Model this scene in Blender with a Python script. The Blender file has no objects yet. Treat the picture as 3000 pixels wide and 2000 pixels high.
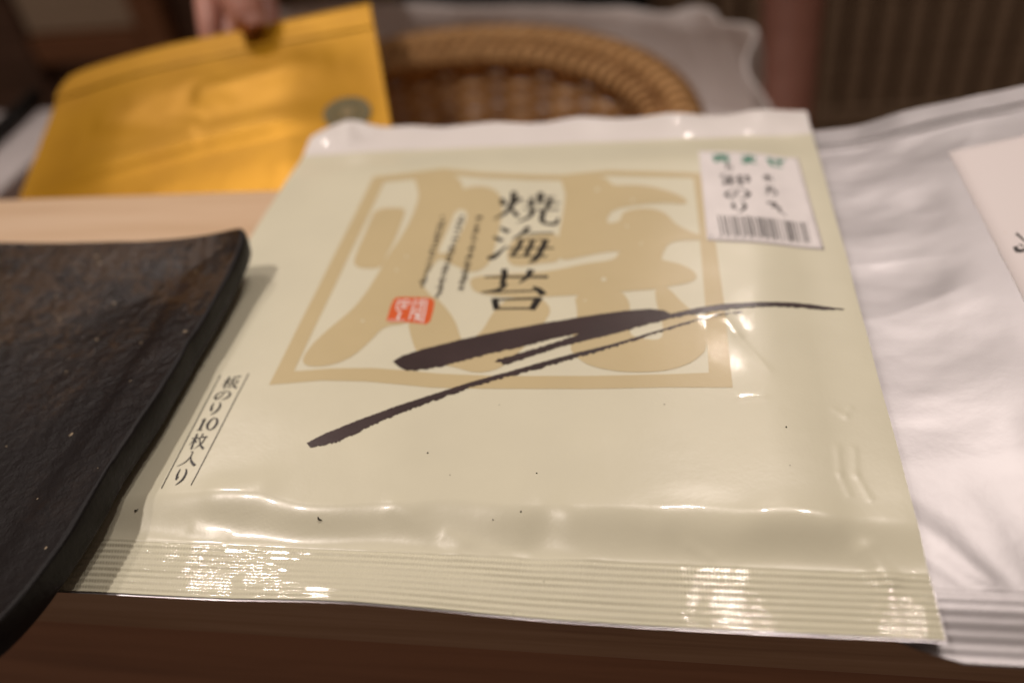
import bpy, bmesh, math, random
from mathutils import Vector, Matrix, noise
random.seed(7)
sc = bpy.context.scene
COL = sc.collection

# ------------------------------------------------------------------ camera
F_PX = 2555.0                                  # focal length for a 3000 px wide frame
CAM = Vector((0.17034, -0.11202, 0.18411))
RX = Vector((0.98396, 0.134465, -0.117223))    # image right
RY = Vector((-0.000385, -0.655524, -0.755174)) # image down
RZ = Vector((-0.178387, 0.743107, -0.644958))  # view direction
cam = bpy.data.cameras.new('camera')
cam.sensor_width = 36.0
cam.lens = F_PX / 3000.0 * 36.0
cam.clip_start = 0.01
cam.clip_end = 50
cam.dof.use_dof = True
cam.dof.focus_distance = 0.243
cam.dof.aperture_fstop = 4.4
cam.dof.aperture_blades = 0
co = bpy.data.objects.new('camera', cam)
m = Matrix((RX, -RY, -RZ)).transposed().to_4x4()
m.translation = CAM
co.matrix_world = m
COL.objects.link(co)
sc.camera = co

# ------------------------------------------------------------------ light (ceiling downlights of the restaurant, plus added fill spots)
w = bpy.data.worlds.new('World')
sc.world = w
w.use_nodes = True
w.node_tree.nodes['Background'].inputs[0].default_value = (1.0, 0.70, 0.54, 1)
w.node_tree.nodes['Background'].inputs[1].default_value = 0.105
sc.view_settings.view_transform = 'Standard'
sc.view_settings.look = 'None'
sc.view_settings.gamma = 1
sc.view_settings.use_curve_mapping = False
sc.view_settings.exposure = 0.0
LIGHT = (1.0, 0.865, 0.79)

def downlight_or_fill(loc, target, power, radius, cone, blend=0.6):
    l = bpy.data.lights.new('ceiling_or_fill_spot', 'SPOT')
    l.energy = power
    l.color = LIGHT
    l.shadow_soft_size = radius
    l.spot_size = math.radians(cone)
    l.spot_blend = blend
    o = bpy.data.objects.new('ceiling_or_fill_spot', l)
    o.location = loc
    o.rotation_euler = (Vector(target) - Vector(loc)).to_track_quat('-Z', 'Y').to_euler()
    COL.objects.link(o)
    return o

downlight_or_fill((-0.66, 0.10, 1.50), (-0.10, 0.17, 0), 46, 0.040, 45, 1.0)
downlight_or_fill((-1.00, 1.04, 1.55), (0.00, 0.12, 0), 28, 0.040, 38, 1.0)
downlight_or_fill((0.26, 0.98, 1.55), (0.10, 0.08, 0), 24, 0.040, 31, 1.0)
downlight_or_fill((0.60, 0.96, 1.55), (0.20, 0.04, 0), 21, 0.040, 28, 1.0)
downlight_or_fill((0.34, 2.02, 1.55), (0.17, 0.12, 0), 14, 0.040, 24, 1.0)
downlight_or_fill((0.14, 0.30, 1.55), (0.075, 0.52, -0.08), 13, 0.040, 14, 1.0)  # added fill spot that brightens the basket and bag
downlight_or_fill((0.95, 0.75, 1.50), (0.75, 1.42, -0.45), 30, 0.050, 52, 1.0)  # added fill that lifts the dark slatted wall, no known fitting
downlight_or_fill((-1.10, 0.70, 1.50), (-0.85, 1.25, -0.35), 12, 0.050, 46, 1.0)  # added fill aimed at the left cabinet, no known fitting

# ------------------------------------------------------------------ helpers
def ray(px, py):
    return RX * ((px - 1500) / F_PX) + RY * ((py - 1000) / F_PX) + RZ

def at_z(px, py, z=0.0):
    d = ray(px, py)
    return CAM + d * ((z - CAM.z) / d.z)

def at_y(px, py, y):
    d = ray(px, py)
    return CAM + d * ((y - CAM.y) / d.y)

def sstep(a, b, x):
    t = min(1.0, max(0.0, (x - a) / (b - a)))
    return t * t * (3 - 2 * t)

def nz(x, y=0.0, z=0.0):
    return noise.noise(Vector((x, y, z)))

def tag(o, label=None, cat=None, group=None, kind=None):
    if label: o['label'] = label
    if cat: o['category'] = cat
    if group: o['group'] = group
    if kind: o['kind'] = kind
    return o

def empty(name, loc=(0, 0, 0)):
    o = bpy.data.objects.new(name, None)
    o.location = loc
    o.empty_display_size = 0.02
    COL.objects.link(o)
    return o

def link(name, me, mat=None, parent=None, smooth=True):
    o = bpy.data.objects.new(name, me)
    COL.objects.link(o)
    if mat is not None and not me.materials:
        me.materials.append(mat)
    if smooth:
        me.polygons.foreach_set('use_smooth', [True] * len(me.polygons))
    if parent is not None:
        o.parent = parent
        o.matrix_parent_inverse = Matrix.Translation(-parent.location)
    return o

def mesh(name, verts, faces, mat=None, parent=None, smooth=True):
    me = bpy.data.meshes.new(name)
    me.from_pydata([tuple(v) for v in verts], [], faces)
    me.update()
    return link(name, me, mat, parent, smooth)

def from_bm(name, bm, mat=None, parent=None, smooth=True):
    me = bpy.data.meshes.new(name)
    bm.to_mesh(me)
    bm.free()
    return link(name, me, mat, parent, smooth)

def grid(nu, nv, fn, closed_u=False):
    V = [fn(i, j) for j in range(nv) for i in range(nu)]
    Fc = []
    for j in range(nv - 1):
        for i in range(nu if closed_u else nu - 1):
            k = (i + 1) % nu
            Fc.append((j * nu + i, j * nu + k, (j + 1) * nu + k, (j + 1) * nu + i))
    return V, Fc

def box(name, lo, hi, mat, parent=None, bevel=0.0, seg=2):
    bm = bmesh.new()
    bmesh.ops.create_cube(bm, size=1)
    for v in bm.verts:
        v.co = Vector([lo[k] + (v.co[k] + .5) * (hi[k] - lo[k]) for k in range(3)])
    if bevel:
        bmesh.ops.bevel(bm, geom=bm.edges[:], offset=bevel, segments=seg, affect='EDGES', profile=0.5)
    return from_bm(name, bm, mat, parent, smooth=False)

def tube_vf(pts, rad, sides=6, closed=False):
    n = len(pts)
    V, Fc = [], []
    up = Vector((0.13, 0.21, 1))
    for i, p in enumerate(pts):
        a = pts[(i + 1) % n] if closed else pts[min(i + 1, n - 1)]
        b = pts[i - 1] if (closed or i > 0) else pts[0]
        t = (Vector(a) - Vector(b)).normalized()
        s = t.cross(up)
        if s.length < 1e-5: s = t.cross(Vector((1, 0, 0)))
        s.normalize()
        q = s.cross(t)
        r = rad[i] if isinstance(rad, (list, tuple)) else rad
        for k in range(sides):
            an = 2 * math.pi * k / sides
            V.append(Vector(p) + s * (math.cos(an) * r) + q * (math.sin(an) * r))
    for i in range(n if closed else n - 1):
        j = (i + 1) % n
        for k in range(sides):
            l = (k + 1) % sides
            Fc.append((i * sides + k, i * sides + l, j * sides + l, j * sides + k))
    if not closed:
        Fc.append(tuple(range(sides))[::-1])
        Fc.append(tuple((n - 1) * sides + k for k in range(sides)))
    return V, Fc

def tube(name, pts, rad, mat, parent=None, sides=6, closed=False):
    V, Fc = tube_vf(pts, rad, sides, closed)
    return mesh(name, V, Fc, mat, parent)

# ------------------------------------------------------------------ materials
class NT:
    def __init__(self, name):
        self.m = bpy.data.materials.new(name)
        self.m.use_nodes = True
        self.t = self.m.node_tree
        self.b = self.t.nodes['Principled BSDF']
    def n(self, typ, **kw):
        x = self.t.nodes.new(typ)
        for k, v in kw.items():
            if k in x.inputs: x.inputs[k].default_value = v
            else: setattr(x, k, v)
        return x
    def l(self, a, b):
        self.t.links.new(a, b)
    def set(self, **kw):
        for k, v in kw.items():
            k = k.replace('_', ' ')
            self.b.inputs[k].default_value = v
        return self
    def coords(self, scale=(1, 1, 1), kind='Object', rot=(0, 0, 0)):
        c = self.n('ShaderNodeTexCoord')
        mp = self.n('ShaderNodeMapping')
        mp.inputs['Scale'].default_value = scale
        mp.inputs['Rotation'].default_value = rot
        self.l(c.outputs[kind], mp.inputs['Vector'])
        return mp.outputs[0]
    def noise(self, vec, scale, detail=4, rough=.55):
        x = self.n('ShaderNodeTexNoise')
        x.inputs['Scale'].default_value = scale
        x.inputs['Detail'].default_value = detail
        x.inputs['Roughness'].default_value = rough
        self.l(vec, x.inputs['Vector'])
        return x.outputs['Fac']
    def ramp(self, fac, stops):
        r = self.n('ShaderNodeValToRGB')
        e = r.color_ramp.elements
        while len(e) < len(stops): e.new(0.5)
        for el, (p, c) in zip(e, stops):
            el.position = p
            el.color = (*c, 1) if len(c) == 3 else c
        self.l(fac, r.inputs[0])
        return r.outputs[0]
    def bump(self, h, strength=.3, dist=.001, prev=None):
        b = self.n('ShaderNodeBump')
        b.inputs['Strength'].default_value = strength
        b.inputs['Distance'].default_value = dist
        self.l(h, b.inputs['Height'])
        if prev is not None: self.l(prev, b.inputs['Normal'])
        return b.outputs[0]
    def color(self, out): self.l(out, self.b.inputs['Base Color'])
    def normal(self, out): self.l(out, self.b.inputs['Normal'])
    def rough(self, out): self.l(out, self.b.inputs['Roughness'])

def film_mat(name, col, var=.03, rough=.30, cross=False, coat=.35):
    t = NT(name)
    v = t.coords()
    a = t.noise(v, 28, 3)
    t.color(t.ramp(a, [(.3, [c * (1 - var) for c in col]), (.7, [min(1, c * (1 + var)) for c in col])]))
    t.set(Roughness=rough, Coat_Weight=coat, Coat_Roughness=.05, Coat_IOR=1.75, Specular_IOR_Level=.45)
    nb = t.bump(t.noise(v, 110, 4, .6), .14, .0006)
    nb = t.bump(t.noise(v, 900, 2), .10, .0002, nb)
    if cross:
        t.set(Specular_IOR_Level=.12)
        wv = t.n('ShaderNodeTexWave', wave_type='BANDS', bands_direction='X')
        wv.inputs['Scale'].default_value = 360
        wv.inputs['Distortion'].default_value = 3.0
        wv.inputs['Detail'].default_value = 1.5
        wv.inputs['Detail Scale'].default_value = 2.0
        t.l(v, wv.inputs['Vector'])
        nb = t.bump(wv.outputs['Fac'], .34, .00025, nb)
    t.normal(nb)
    return t.m

def flat_mat(name, col, rough=.5, **kw):
    t = NT(name)
    v = t.coords()
    a = t.noise(v, 60, 3)
    t.color(t.ramp(a, [(.3, [c * .93 for c in col]), (.7, [min(1, c * 1.06) for c in col])]))
    t.set(Roughness=rough, **kw)
    return t.m

def wood_mat(name, c1, c2, c3, scale=1.0, rough=.5):
    t = NT(name)
    v = t.coords((1.2 * scale, 22 * scale, 22 * scale))
    a = t.noise(v, 3.2, 5, .6)
    v2 = t.coords((9 * scale, 260 * scale, 260 * scale))
    b = t.noise(v2, 2.0, 3)
    mx = t.n('ShaderNodeMath', operation='MULTIPLY_ADD')
    t.l(b, mx.inputs[0]); mx.inputs[1].default_value = .35
    t.l(a, mx.inputs[2])
    t.color(t.ramp(mx.outputs[0], [(.50, c1), (.64, c2), (.80, c3)]))
    t.set(Roughness=rough)
    t.normal(t.bump(b, .12, .0004))
    return t.m

M = {}
CREAM = (.750, .732, .560)
M['film'] = film_mat('cream_film', CREAM)
M['seal'] = film_mat('cream_crimped_film', CREAM, rough=.34, cross=True, coat=1.0)
M['zipband'] = film_mat('white_film', (.80, .77, .74), .02, .4, coat=.1)
BEIGE = (.625, .525, .300)
M['beige'] = film_mat('beige_print', BEIGE)
M['ink'] = film_mat('black_print', (.012, .010, .009), rough=.30)
M['ink_soft'] = film_mat('grey_print', (.05, .04, .03), rough=.35)
M['brush'] = film_mat('dark_brown_brush_print', (.050, .032, .032), .25, rough=.30)
M['red'] = film_mat('vermilion_print', (.75, .13, .03), rough=.32)
M['sticker'] = flat_mat('white_sticker_paper', (.84, .81, .80), .55)
M['green'] = flat_mat('green_print', (.03, .24, .15), .6)
M['ink_st'] = flat_mat('sticker_black_print', (.035, .03, .028), .6)
t = NT('aluminium_laminate'); v = t.coords()
t.color(t.ramp(t.noise(v, 30, 4), [(.3, (.42, .408, .415)), (.7, (.485, .47, .48))]))
t.set(Metallic=.55, Roughness=.43)
nb = t.bump(t.noise(v, 75, 4, .6), .13, .0010)
t.normal(t.bump(t.noise(v, 420, 2), .06, .0003, nb))
M['foil'] = t.m
t = NT('inner_foil'); t.set(Base_Color=(.55, .53, .55, 1), Metallic=.8, Roughness=.3); M['foil_in'] = t.m
t = NT('washi_label'); v = t.coords()
a = t.ramp(t.noise(v, 420, 2), [(.76, (.84, .785, .77)), (.80, (.72, .55, .28))])
t.color(a); t.set(Roughness=.6); M['label'] = t.m
# stoneware
t = NT('stoneware_glaze'); v = t.coords()
a = t.noise(v, 42, 6, .7); b = t.noise(v, 420, 5, .7)
mx = t.n('ShaderNodeMath', operation='MULTIPLY_ADD'); t.l(b, mx.inputs[0]); mx.inputs[1].default_value = .55; t.l(a, mx.inputs[2])
# rust-coloured glaze lies thicker on the rear part of the dish
sp = t.n('ShaderNodeSeparateXYZ'); t.l(t.coords(), sp.inputs[0])
ma = t.n('ShaderNodeMapRange'); t.l(sp.outputs['Y'], ma.inputs['Value'])
ma.inputs['From Min'].default_value = .035; ma.inputs['From Max'].default_value = .115
ma.inputs['To Min'].default_value = -.30; ma.inputs['To Max'].default_value = .04
ad = t.n('ShaderNodeMath', operation='ADD'); t.l(mx.outputs[0], ad.inputs[0]); t.l(ma.outputs[0], ad.inputs[1])
base_c = (t.ramp(ad.outputs[0], [(.52, (.009, .007, .007)), (.74, (.016, .011, .009)), (.86, (.052, .029, .013)), (1.0, (.030, .020, .016))]))
fl_ = t.ramp(t.noise(v, 330, 1, .4), [(.775, (0, 0, 0)), (.80, (1, 1, 1))])     # pale grains in the clay
mxc = t.n('ShaderNodeMixRGB'); t.l(fl_, mxc.inputs[0]); t.l(base_c, mxc.inputs[1]); mxc.inputs[2].default_value = (.30, .24, .16, 1)
t.color(mxc.outputs[0])
rr = t.n('ShaderNodeMapRange'); t.l(sp.outputs['Y'], rr.inputs['Value'])
rr.inputs['From Min'].default_value = .03; rr.inputs['From Max'].default_value = .11
rr.inputs['To Min'].default_value = .50; rr.inputs['To Max'].default_value = .20
t.rough(rr.outputs[0])
t.set(Specular_IOR_Level=.15)
nb = t.bump(t.noise(v, 230, 2, .5), .55, .0011)
t.normal(t.bump(t.noise(v, 1400, 3), .5, .0004, nb))
M['glaze'] = t.m
t = NT('stoneware_body'); v = t.coords()
t.color(t.ramp(t.noise(v, 90, 5), [(.3, (.005, .004, .004)), (.7, (.011, .009, .009))]))
t.set(Roughness=.5, Specular_IOR_Level=.2)
nb = t.bump(t.noise(v, 80, 4, .6), .25, .002)
t.normal(t.bump(t.noise(v, 500, 3), .3, .0005, nb))
M['stone'] = t.m
# woods
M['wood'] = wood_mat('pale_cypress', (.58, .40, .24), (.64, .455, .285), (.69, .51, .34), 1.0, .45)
M['wood_shaded'] = wood_mat('cypress_shaded_front', (.34, .19, .105), (.43, .26, .15), (.50, .32, .20), 1.2, .55)  # same cypress as the top, with the front's shade put into its colour
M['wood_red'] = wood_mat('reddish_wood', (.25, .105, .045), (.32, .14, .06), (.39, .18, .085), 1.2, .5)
M['wood_dark'] = wood_mat('dark_wood', (.10, .05, .03), (.14, .075, .045), (.2, .11, .07), 1.0, .5)
# kraft gold
t = NT('golden_kraft'); v = t.coords((1, 1, 1))
t.color(t.ramp(t.noise(v, 18, 4), [(.3, (.43, .214, .008)), (.7, (.52, .272, .011))]))
t.set(Roughness=.42, Specular_IOR_Level=.25, Metallic=.35)
t.normal(t.bump(t.noise(v, 50, 3), .10, .002))
M['kraft'] = t.m
M['emblem'] = flat_mat('green_grey_print', (.14, .115, .035), .6)
M['emblem_light'] = flat_mat('pale_print', (.26, .19, .075), .6)
# skin
t = NT('skin'); v = t.coords()
t.color(t.ramp(t.noise(v, 60, 4), [(.3, (.52, .24, .18)), (.7, (.61, .30, .23))]))
t.set(Roughness=.5, Subsurface_Weight=.12, Subsurface_Scale=.004)
t.b.inputs['Subsurface Radius'].default_value = (1, .35, .2)
t.normal(t.bump(t.noise(v, 300, 3), .2, .0006))
M['skin'] = t.m
M['nail'] = flat_mat('finger_nail', (.66, .36, .30), .3)
t = NT('black_cloth'); v = t.coords()
t.color(t.ramp(t.noise(v, 300, 3), [(.3, (.008, .008, .009)), (.7, (.016, .015, .016))]))
t.set(Roughness=.9); M['cloth'] = t.m
t = NT('wine_red_cloth'); v = t.coords()
t.color(t.ramp(t.noise(v, 200, 3), [(.3, (.075, .018, .014)), (.7, (.11, .028, .021))]))
t.set(Roughness=.85); M['sleeve'] = t.m
# rattan
def rattan(name, c1, c2):
    t = NT(name); v = t.coords()
    t.color(t.ramp(t.noise(v, 90, 4), [(.3, c1), (.7, c2)]))
    t.set(Roughness=.7, Specular_IOR_Level=.15)
    t.normal(t.bump(t.noise(v, 300, 3), .3, .001))
    return t.m
M['rat_a'] = rattan('rattan_tan', (.50, .28, .11), (.68, .42, .19))
M['rat_b'] = rattan('rattan_brown', (.15, .070, .025), (.28, .135, .05))
M['rat_c'] = rattan('rattan_base', (.32, .175, .07), (.46, .265, .115))
# plastic bag
t = NT('white_polythene'); v = t.coords()
t.set(Base_Color=(.94, .89, .87, 1), Roughness=.38, Transmission_Weight=.0)
t.b.inputs['Alpha'].default_value = .93
t.normal(t.bump(t.noise(v, 45, 4), .35, .003))
M['bag'] = t.m
M['white'] = flat_mat('white_board', (.70, .66, .66), .5)
M['black'] = flat_mat('black_plastic', (.012, .012, .012), .4)
M['slat'] = wood_mat('brown_slat', (.22, .145, .09), (.31, .215, .14), (.40, .29, .19), 1.0, .6)
M['panel'] = flat_mat('beige_panel', (.62, .50, .37), .7)
M['crumb'] = flat_mat('seaweed', (.03, .028, .012), .6)

# ------------------------------------------------------------------ counter
Z0 = -0.008            # counter top
YF, YB = 0.0185, 0.2150
box('counter_ledge', (-0.75, YF, -0.050), (0.95, YB, Z0), M['wood_shaded'], None, .0012)
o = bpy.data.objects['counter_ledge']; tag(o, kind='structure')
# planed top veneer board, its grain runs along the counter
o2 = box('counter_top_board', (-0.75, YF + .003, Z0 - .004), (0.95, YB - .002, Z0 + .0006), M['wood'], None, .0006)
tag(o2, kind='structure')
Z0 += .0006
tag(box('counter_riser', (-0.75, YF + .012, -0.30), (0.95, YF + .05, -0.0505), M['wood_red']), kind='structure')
tag(box('work_shelf', (-0.75, YB + .002, -0.19), (0.95, 0.53, -0.165), M['wood_dark'], None, .002), kind='structure')

# ------------------------------------------------------------------ nori packet
PX0, PX1 = 0.0, 0.2312         # left / right edge
PYF, PYB = 0.0027, 0.2570      # front / back edge
SEAL = 0.0196                  # where the crimped bottom seal ends

FOLDS = []                     # (x0,y0,x1,y1,amp,width)
def fold_px(a, b, amp, wd):
    p, q = at_z(*a), at_z(*b)
    FOLDS.append((p.x, p.y, q.x, q.y, amp, wd))
# small creases in the film
fold_px((2125, 935), (2160, 985), .00016, .0016)
fold_px((2160, 985), (2255, 1085), .00010, .0009)
fold_px((2170, 1170), (2235, 1165), .00012, .0016)
fold_px((2445, 1190), (2478, 1208), .00010, .0010)
fold_px((2478, 1208), (2495, 1186), .00010, .0010)
fold_px((2455, 1300), (2462, 1380), .00011, .0010)
fold_px((2462, 1380), (2490, 1440), .00009, .0009)
fold_px((2505, 1305), (2510, 1380), .00011, .0010)
fold_px((2510, 1380), (2552, 1450), .00010, .0009)
fold_px((1160, 1480), (1330, 1575), .0004, .0036)
fold_px((1610, 1490), (1560, 1590), -.0005, .0048)
fold_px((1640, 1480), (1720, 1590), .0004, .0044)
fold_px((1300, 1545), (1440, 1580), .00016, .0016)
fold_px((1250, 1500), (1290, 1590), -.0003, .0044)
fold_px((2020, 1575), (2080, 1600), .00016, .0016)
fold_px((560, 1525), (640, 1545), .00022, .0022)
fold_px((2545, 1590), (2615, 1665), .0007, .0028)
fold_px((640, 1445), (760, 1425), .0006, .0060)
fold_px((2250, 1530), (2420, 1528), .0006, .0055)
fold_px((1950, 1535), (2150, 1552), .0005, .0050)

rf = random.Random(21)
for k in range(22):
    px, py = rf.uniform(850, 2450), rf.uniform(480, 1430)
    an = rf.choice((rf.uniform(-.25, .25), rf.uniform(.9, 1.5)))
    ln = rf.uniform(60, 220)
    fold_px((px, py), (px + ln * math.cos(an), py + ln * .6 * math.sin(an)), rf.uniform(.000015, .000035), rf.uniform(.0016, .0030))
def seg_d(x, y, f):
    x0, y0, x1, y1 = f[:4]
    dx, dy = x1 - x0, y1 - y0
    L = dx * dx + dy * dy
    t = max(0, min(1, ((x - x0) * dx + (y - y0) * dy) / L))
    return math.hypot(x - x0 - t * dx, y - y0 - t * dy), t

def zfilm(x, y):
    crest = .0345 + .0046 * nz(x * 19, 3.1) + .0026 * nz(x * 55, 9.7)
    fr = sstep(SEAL - .0005, crest, y)
    fr = fr ** 1.15
    sd = sstep(-.004, .034, PX1 - x) * sstep(-.004, .036, x - PX0)
    bk = 1 - sstep(.212, .240, y)
    z = -.0046 + .0046 * fr * (.35 + .65 * sd) * (.35 + .65 * bk)
    pl = fr * sd * bk
    # soft undulation of the stack of sheets under the film
    z += pl * (.00055 * nz(x * 16, y * 20, 1.3) + .00022 * nz(x * 45, y * 50, 5.3))
    # wrinkles on the front slope
    sl = sstep(SEAL, SEAL + .004, y) * (1 - sstep(crest - .002, crest + .008, y))
    z += sl * (.00055 * nz(x * 36, y * 22, 7.1) + .00006 * nz(x * 120, y * 60, 2.2))
    # the free end lifts and waves
    fe = 1 - sstep(0, SEAL + .004, y)
    z += fe * (.0030 * math.exp(-((x - .088) / .030) ** 2) + .0004 * math.sin(x * 60) - .0008 * math.exp(-((x - .150) / .03) ** 2))
    # ribs of the heat seal
    if y < SEAL + .0004:
        k = (y - PYF) / .00196
        a = .00019 * (.75 + .5 * nz(x * 40, k * .6, 4.4))
        z += a * math.cos(2 * math.pi * k) + .00010 * nz(x * 80, y * 60, 8.8) + .00004 * nz(x * 260, y * 300, 3.8)
    # wavy open end with the zip, curled rear left corner
    z += .0012 * sstep(.018, .0, PX1 - x) * sstep(.0, .05, y)
    be = sstep(.232, .2555, y)
    z += be * (.0009 * math.sin(x * 150 + 1.0) + .0008 * nz(x * 60, 1.7) + .002)
    z += .0062 * math.exp(-((x - .020) / .011) ** 2) * sstep(.238, .2555, y)
    for f in FOLDS:
        if abs(x - f[0]) > .03 and abs(x - f[2]) > .03: continue
        d, tt = seg_d(x, y, f)
        if d < 3 * f[5]:
            z += f[4] * math.exp(-(d / f[5]) ** 2)
    return z

def left_edge(y):            # edge outline
    return PX0 + .0006 * nz(y * 30, 2.0) + .006 * max(0, (y - .249) / .0065) ** 2

def right_edge(y):
    return PX1 + .0004 * nz(y * 30, 5.0) - .0017 * y / .25

packet = empty('seaweed_packet', (0.115, 0.128, Z0))
tag(packet, 'cream flat packet of toasted seaweed sheets with dark brush stroke lying across the counter', 'food packet')

def ylist(a, b, n):
    return [a + (b - a) * i / n for i in range(n + 1)]

def film_strip(name, ys, mat, zoff=0.0, nu=440, grow=0.0):
    nu1 = nu + 1
    V, Fc = [], []
    for y in ys:
        xl, xr = left_edge(y) - grow, right_edge(y) + grow
        for i in range(nu1):
            x = xl + (xr - xl) * i / nu
            V.append((x, y, zfilm(x, y) + zoff))
    for j in range(len(ys) - 1):
        for i in range(nu):
            a = j * nu1 + i
            Fc.append((a, a + 1, a + 1 + nu1, a + nu1))
    return mesh(name, V, Fc, mat, packet)

film_strip('bottom_seal', ylist(PYF, SEAL, 110), M['seal'], nu=520)
film_strip('front_film', ylist(SEAL, .042, 60) + ylist(.042, .2375, 230)[1:], M['film'])
film_strip('zip_band', ylist(.2375, PYB, 30), M['zipband'], nu=300)

# back film: silver laminate, follows the edges and lies flat under the contents
def back_film():
    ys = ylist(PYF - .0005, SEAL, 26) + ylist(SEAL, PYB + .0003, 60)[1:]
    nu = 150
    V, Fc = [], []
    for y in ys:
        xl, xr = left_edge(y) - .0003, right_edge(y) + .0003
        for i in range(nu + 1):
            x = xl + (xr - xl) * i / nu
            z = zfilm(min(max(x, left_edge(y)), right_edge(y)), max(y, PYF)) - .00035
            if YF - .002 < y < YB:
                z = max(min(z, -.0050), Z0 + .0004)
            V.append((x, y, z))
    n = nu + 1
    for j in range(len(ys) - 1):
        for i in range(nu):
            a = j * n + i
            Fc.append((a, a + n, a + 1 + n, a + 1))
    return mesh('back_film', V, Fc, M['foil_in'], packet)
back_film()

# ---- printing: thin ink layers that follow the film
def chaikin(P, it=2, closed=True):
    for _ in range(it):
        Q = []
        n = len(P)
        for i in range(n if closed else n - 1):
            a, b = P[i], P[(i + 1) % n]
            Q.append((a[0] * .75 + b[0] * .25, a[1] * .75 + b[1] * .25))
            Q.append((a[0] * .25 + b[0] * .75, a[1] * .25 + b[1] * .75))
        if not closed:
            Q = [P[0]] + Q + [P[-1]]
        P = Q
    return P

def w2(p):
    q = at_z(p[0], p[1], 0)
    return (q.x, q.y)

def drape(bm, off, step=.004, fn=None):
    xs = [v.co.x for v in bm.verts]; ys = [v.co.y for v in bm.verts]
    for ax, lo, hi in ((0, min(xs), max(xs)), (1, min(ys), max(ys))):
        k = math.floor(lo / step) + 1
        while k * step < hi:
            c = [0, 0, 0]; c[ax] = k * step
            nn = [0, 0, 0]; nn[ax] = 1
            bmesh.ops.bisect_plane(bm, geom=bm.verts[:] + bm.edges[:] + bm.faces[:], plane_co=c, plane_no=nn, dist=1e-7)
            k += 1
    bmesh.ops.triangulate(bm, faces=[f for f in bm.faces if len(f.verts) > 4])
    f = fn or zfilm
    for v in bm.verts:
        v.co.z = f(v.co.x, v.co.y) + off
    for fc in bm.faces:
        fc.normal_update()
        if fc.normal.z < 0: fc.normal_flip()

def poly_decal(name, polys, mat, parent, off, fn=None, world=False, step=.004):
    """polys: list of closed outlines (photo pixels unless world)"""
    bm = bmesh.new()
    for k, P in enumerate(polys):
        W = P if world else [w2(p) for p in P]
        b2 = bmesh.new()
        vs = [b2.verts.new((x, y, 0)) for x, y in W]
        es = [b2.edges.new((vs[i], vs[(i + 1) % len(vs)])) for i in range(len(vs))]
        bmesh.ops.triangle_fill(b2, use_beauty=True, use_dissolve=False, edges=es)
        drape(b2, off + k * 4e-6, step, fn)
        tmp = bpy.data.meshes.new('tmp'); b2.to_mesh(tmp); b2.free()
        bm.from_mesh(tmp); bpy.data.meshes.remove(tmp)
    return from_bm(name, bm, mat, parent)

def stroke_outline(pts, wd, n=6, jit=0.0, seed=0):
    """pts in 2-D, wd full widths -> outline"""
    rnd = random.Random(seed)
    # resample with catmull-rom
    P, Wd = [], []
    m_ = len(pts)
    for i in range(m_ - 1):
        p0 = pts[max(i - 1, 0)]; p1 = pts[i]; p2 = pts[i + 1]; p3 = pts[min(i + 2, m_ - 1)]
        for k in range(n):
            t = k / n
            q = []
            for a in (0, 1):
                q.append(.5 * (2 * p1[a] + (p2[a] - p0[a]) * t + (2 * p0[a] - 5 * p1[a] + 4 * p2[a] - p3[a]) * t * t + (3 * p1[a] - p0[a] - 3 * p2[a] + p3[a]) * t ** 3))
            P.append(q); Wd.append(wd[i] + (wd[i + 1] - wd[i]) * t)
    P.append(list(pts[-1])); Wd.append(wd[-1])
    L, R_ = [], []
    for i in range(len(P)):
        a = P[max(i - 1, 0)]; b = P[min(i + 1, len(P) - 1)]
        dx, dy = b[0] - a[0], b[1] - a[1]
        l = math.hypot(dx, dy) or 1
        nx, ny = -dy / l, dx / l
        h = Wd[i] / 2
        L.append((P[i][0] + nx * h * (1 + rnd.uniform(-jit, jit)), P[i][1] + ny * h * (1 + rnd.uniform(-jit, jit))))
        R_.append((P[i][0] - nx * h * (1 + rnd.uniform(-jit, jit)), P[i][1] - ny * h * (1 + rnd.uniform(-jit, jit))))
    return L, R_

def strip_mesh(strips, off, fn=None, world=False):
    bm = bmesh.new()
    for k, (L, R_) in enumerate(strips):
        f = fn or zfilm
        vl, vr = [], []
        for (a, b) in zip(L, R_):
            if not world: a, b = w2(a), w2(b)
            vl.append(bm.verts.new((a[0], a[1], f(*a) + off + k * 1e-6)))
            vr.append(bm.verts.new((b[0], b[1], f(*b) + off + k * 1e-6)))
        for i in range(len(vl) - 1):
            try:
                fc = bm.faces.new((vl[i], vl[i + 1], vr[i + 1], vr[i]))
                fc.normal_update()
                if fc.normal.z < 0: fc.normal_flip()
            except ValueError:
                pass
    return bm

def glyph(name, strokes, quad, mat, parent, off, fn=None, bold=1.0, n=5):
    """strokes in the unit square (y down), quad = TL, TR, BL, BR in photo pixels"""
    TL, TR, BL, BR = quad
    def mp(p):
        u, v = p
        return tuple((TL[a] * (1 - u) + TR[a] * u) * (1 - v) + (BL[a] * (1 - u) + BR[a] * u) * v for a in (0, 1))
    strips = []
    for pts, wd in strokes:
        L, R_ = stroke_outline(pts, [q * bold for q in wd], n)
        strips.append(([mp(p) for p in L], [mp(p) for p in R_]))
    return from_bm(name, strip_mesh(strips, off, fn), mat, parent)

def Z1(p): return (750 + p[0] / 1.568, 450 + p[1] / 1.568)
def Z2(p): return (1000 + p[0] / 1.96, 500 + p[1] / 1.96)
def T(p): return (1100 + p[0] / 3.485, 530 + p[1] / 3.485)
def S(p): return (440 + p[0] / 3.919, 1060 + p[1] / 3.919)
def K(p): return (2000 + p[0] / 4.9, 420 + p[1] / 4.9)
def B(p): return (850 + p[0] / 1.4255, 850 + p[1] / 1.4255)

OFF = .00007
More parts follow.
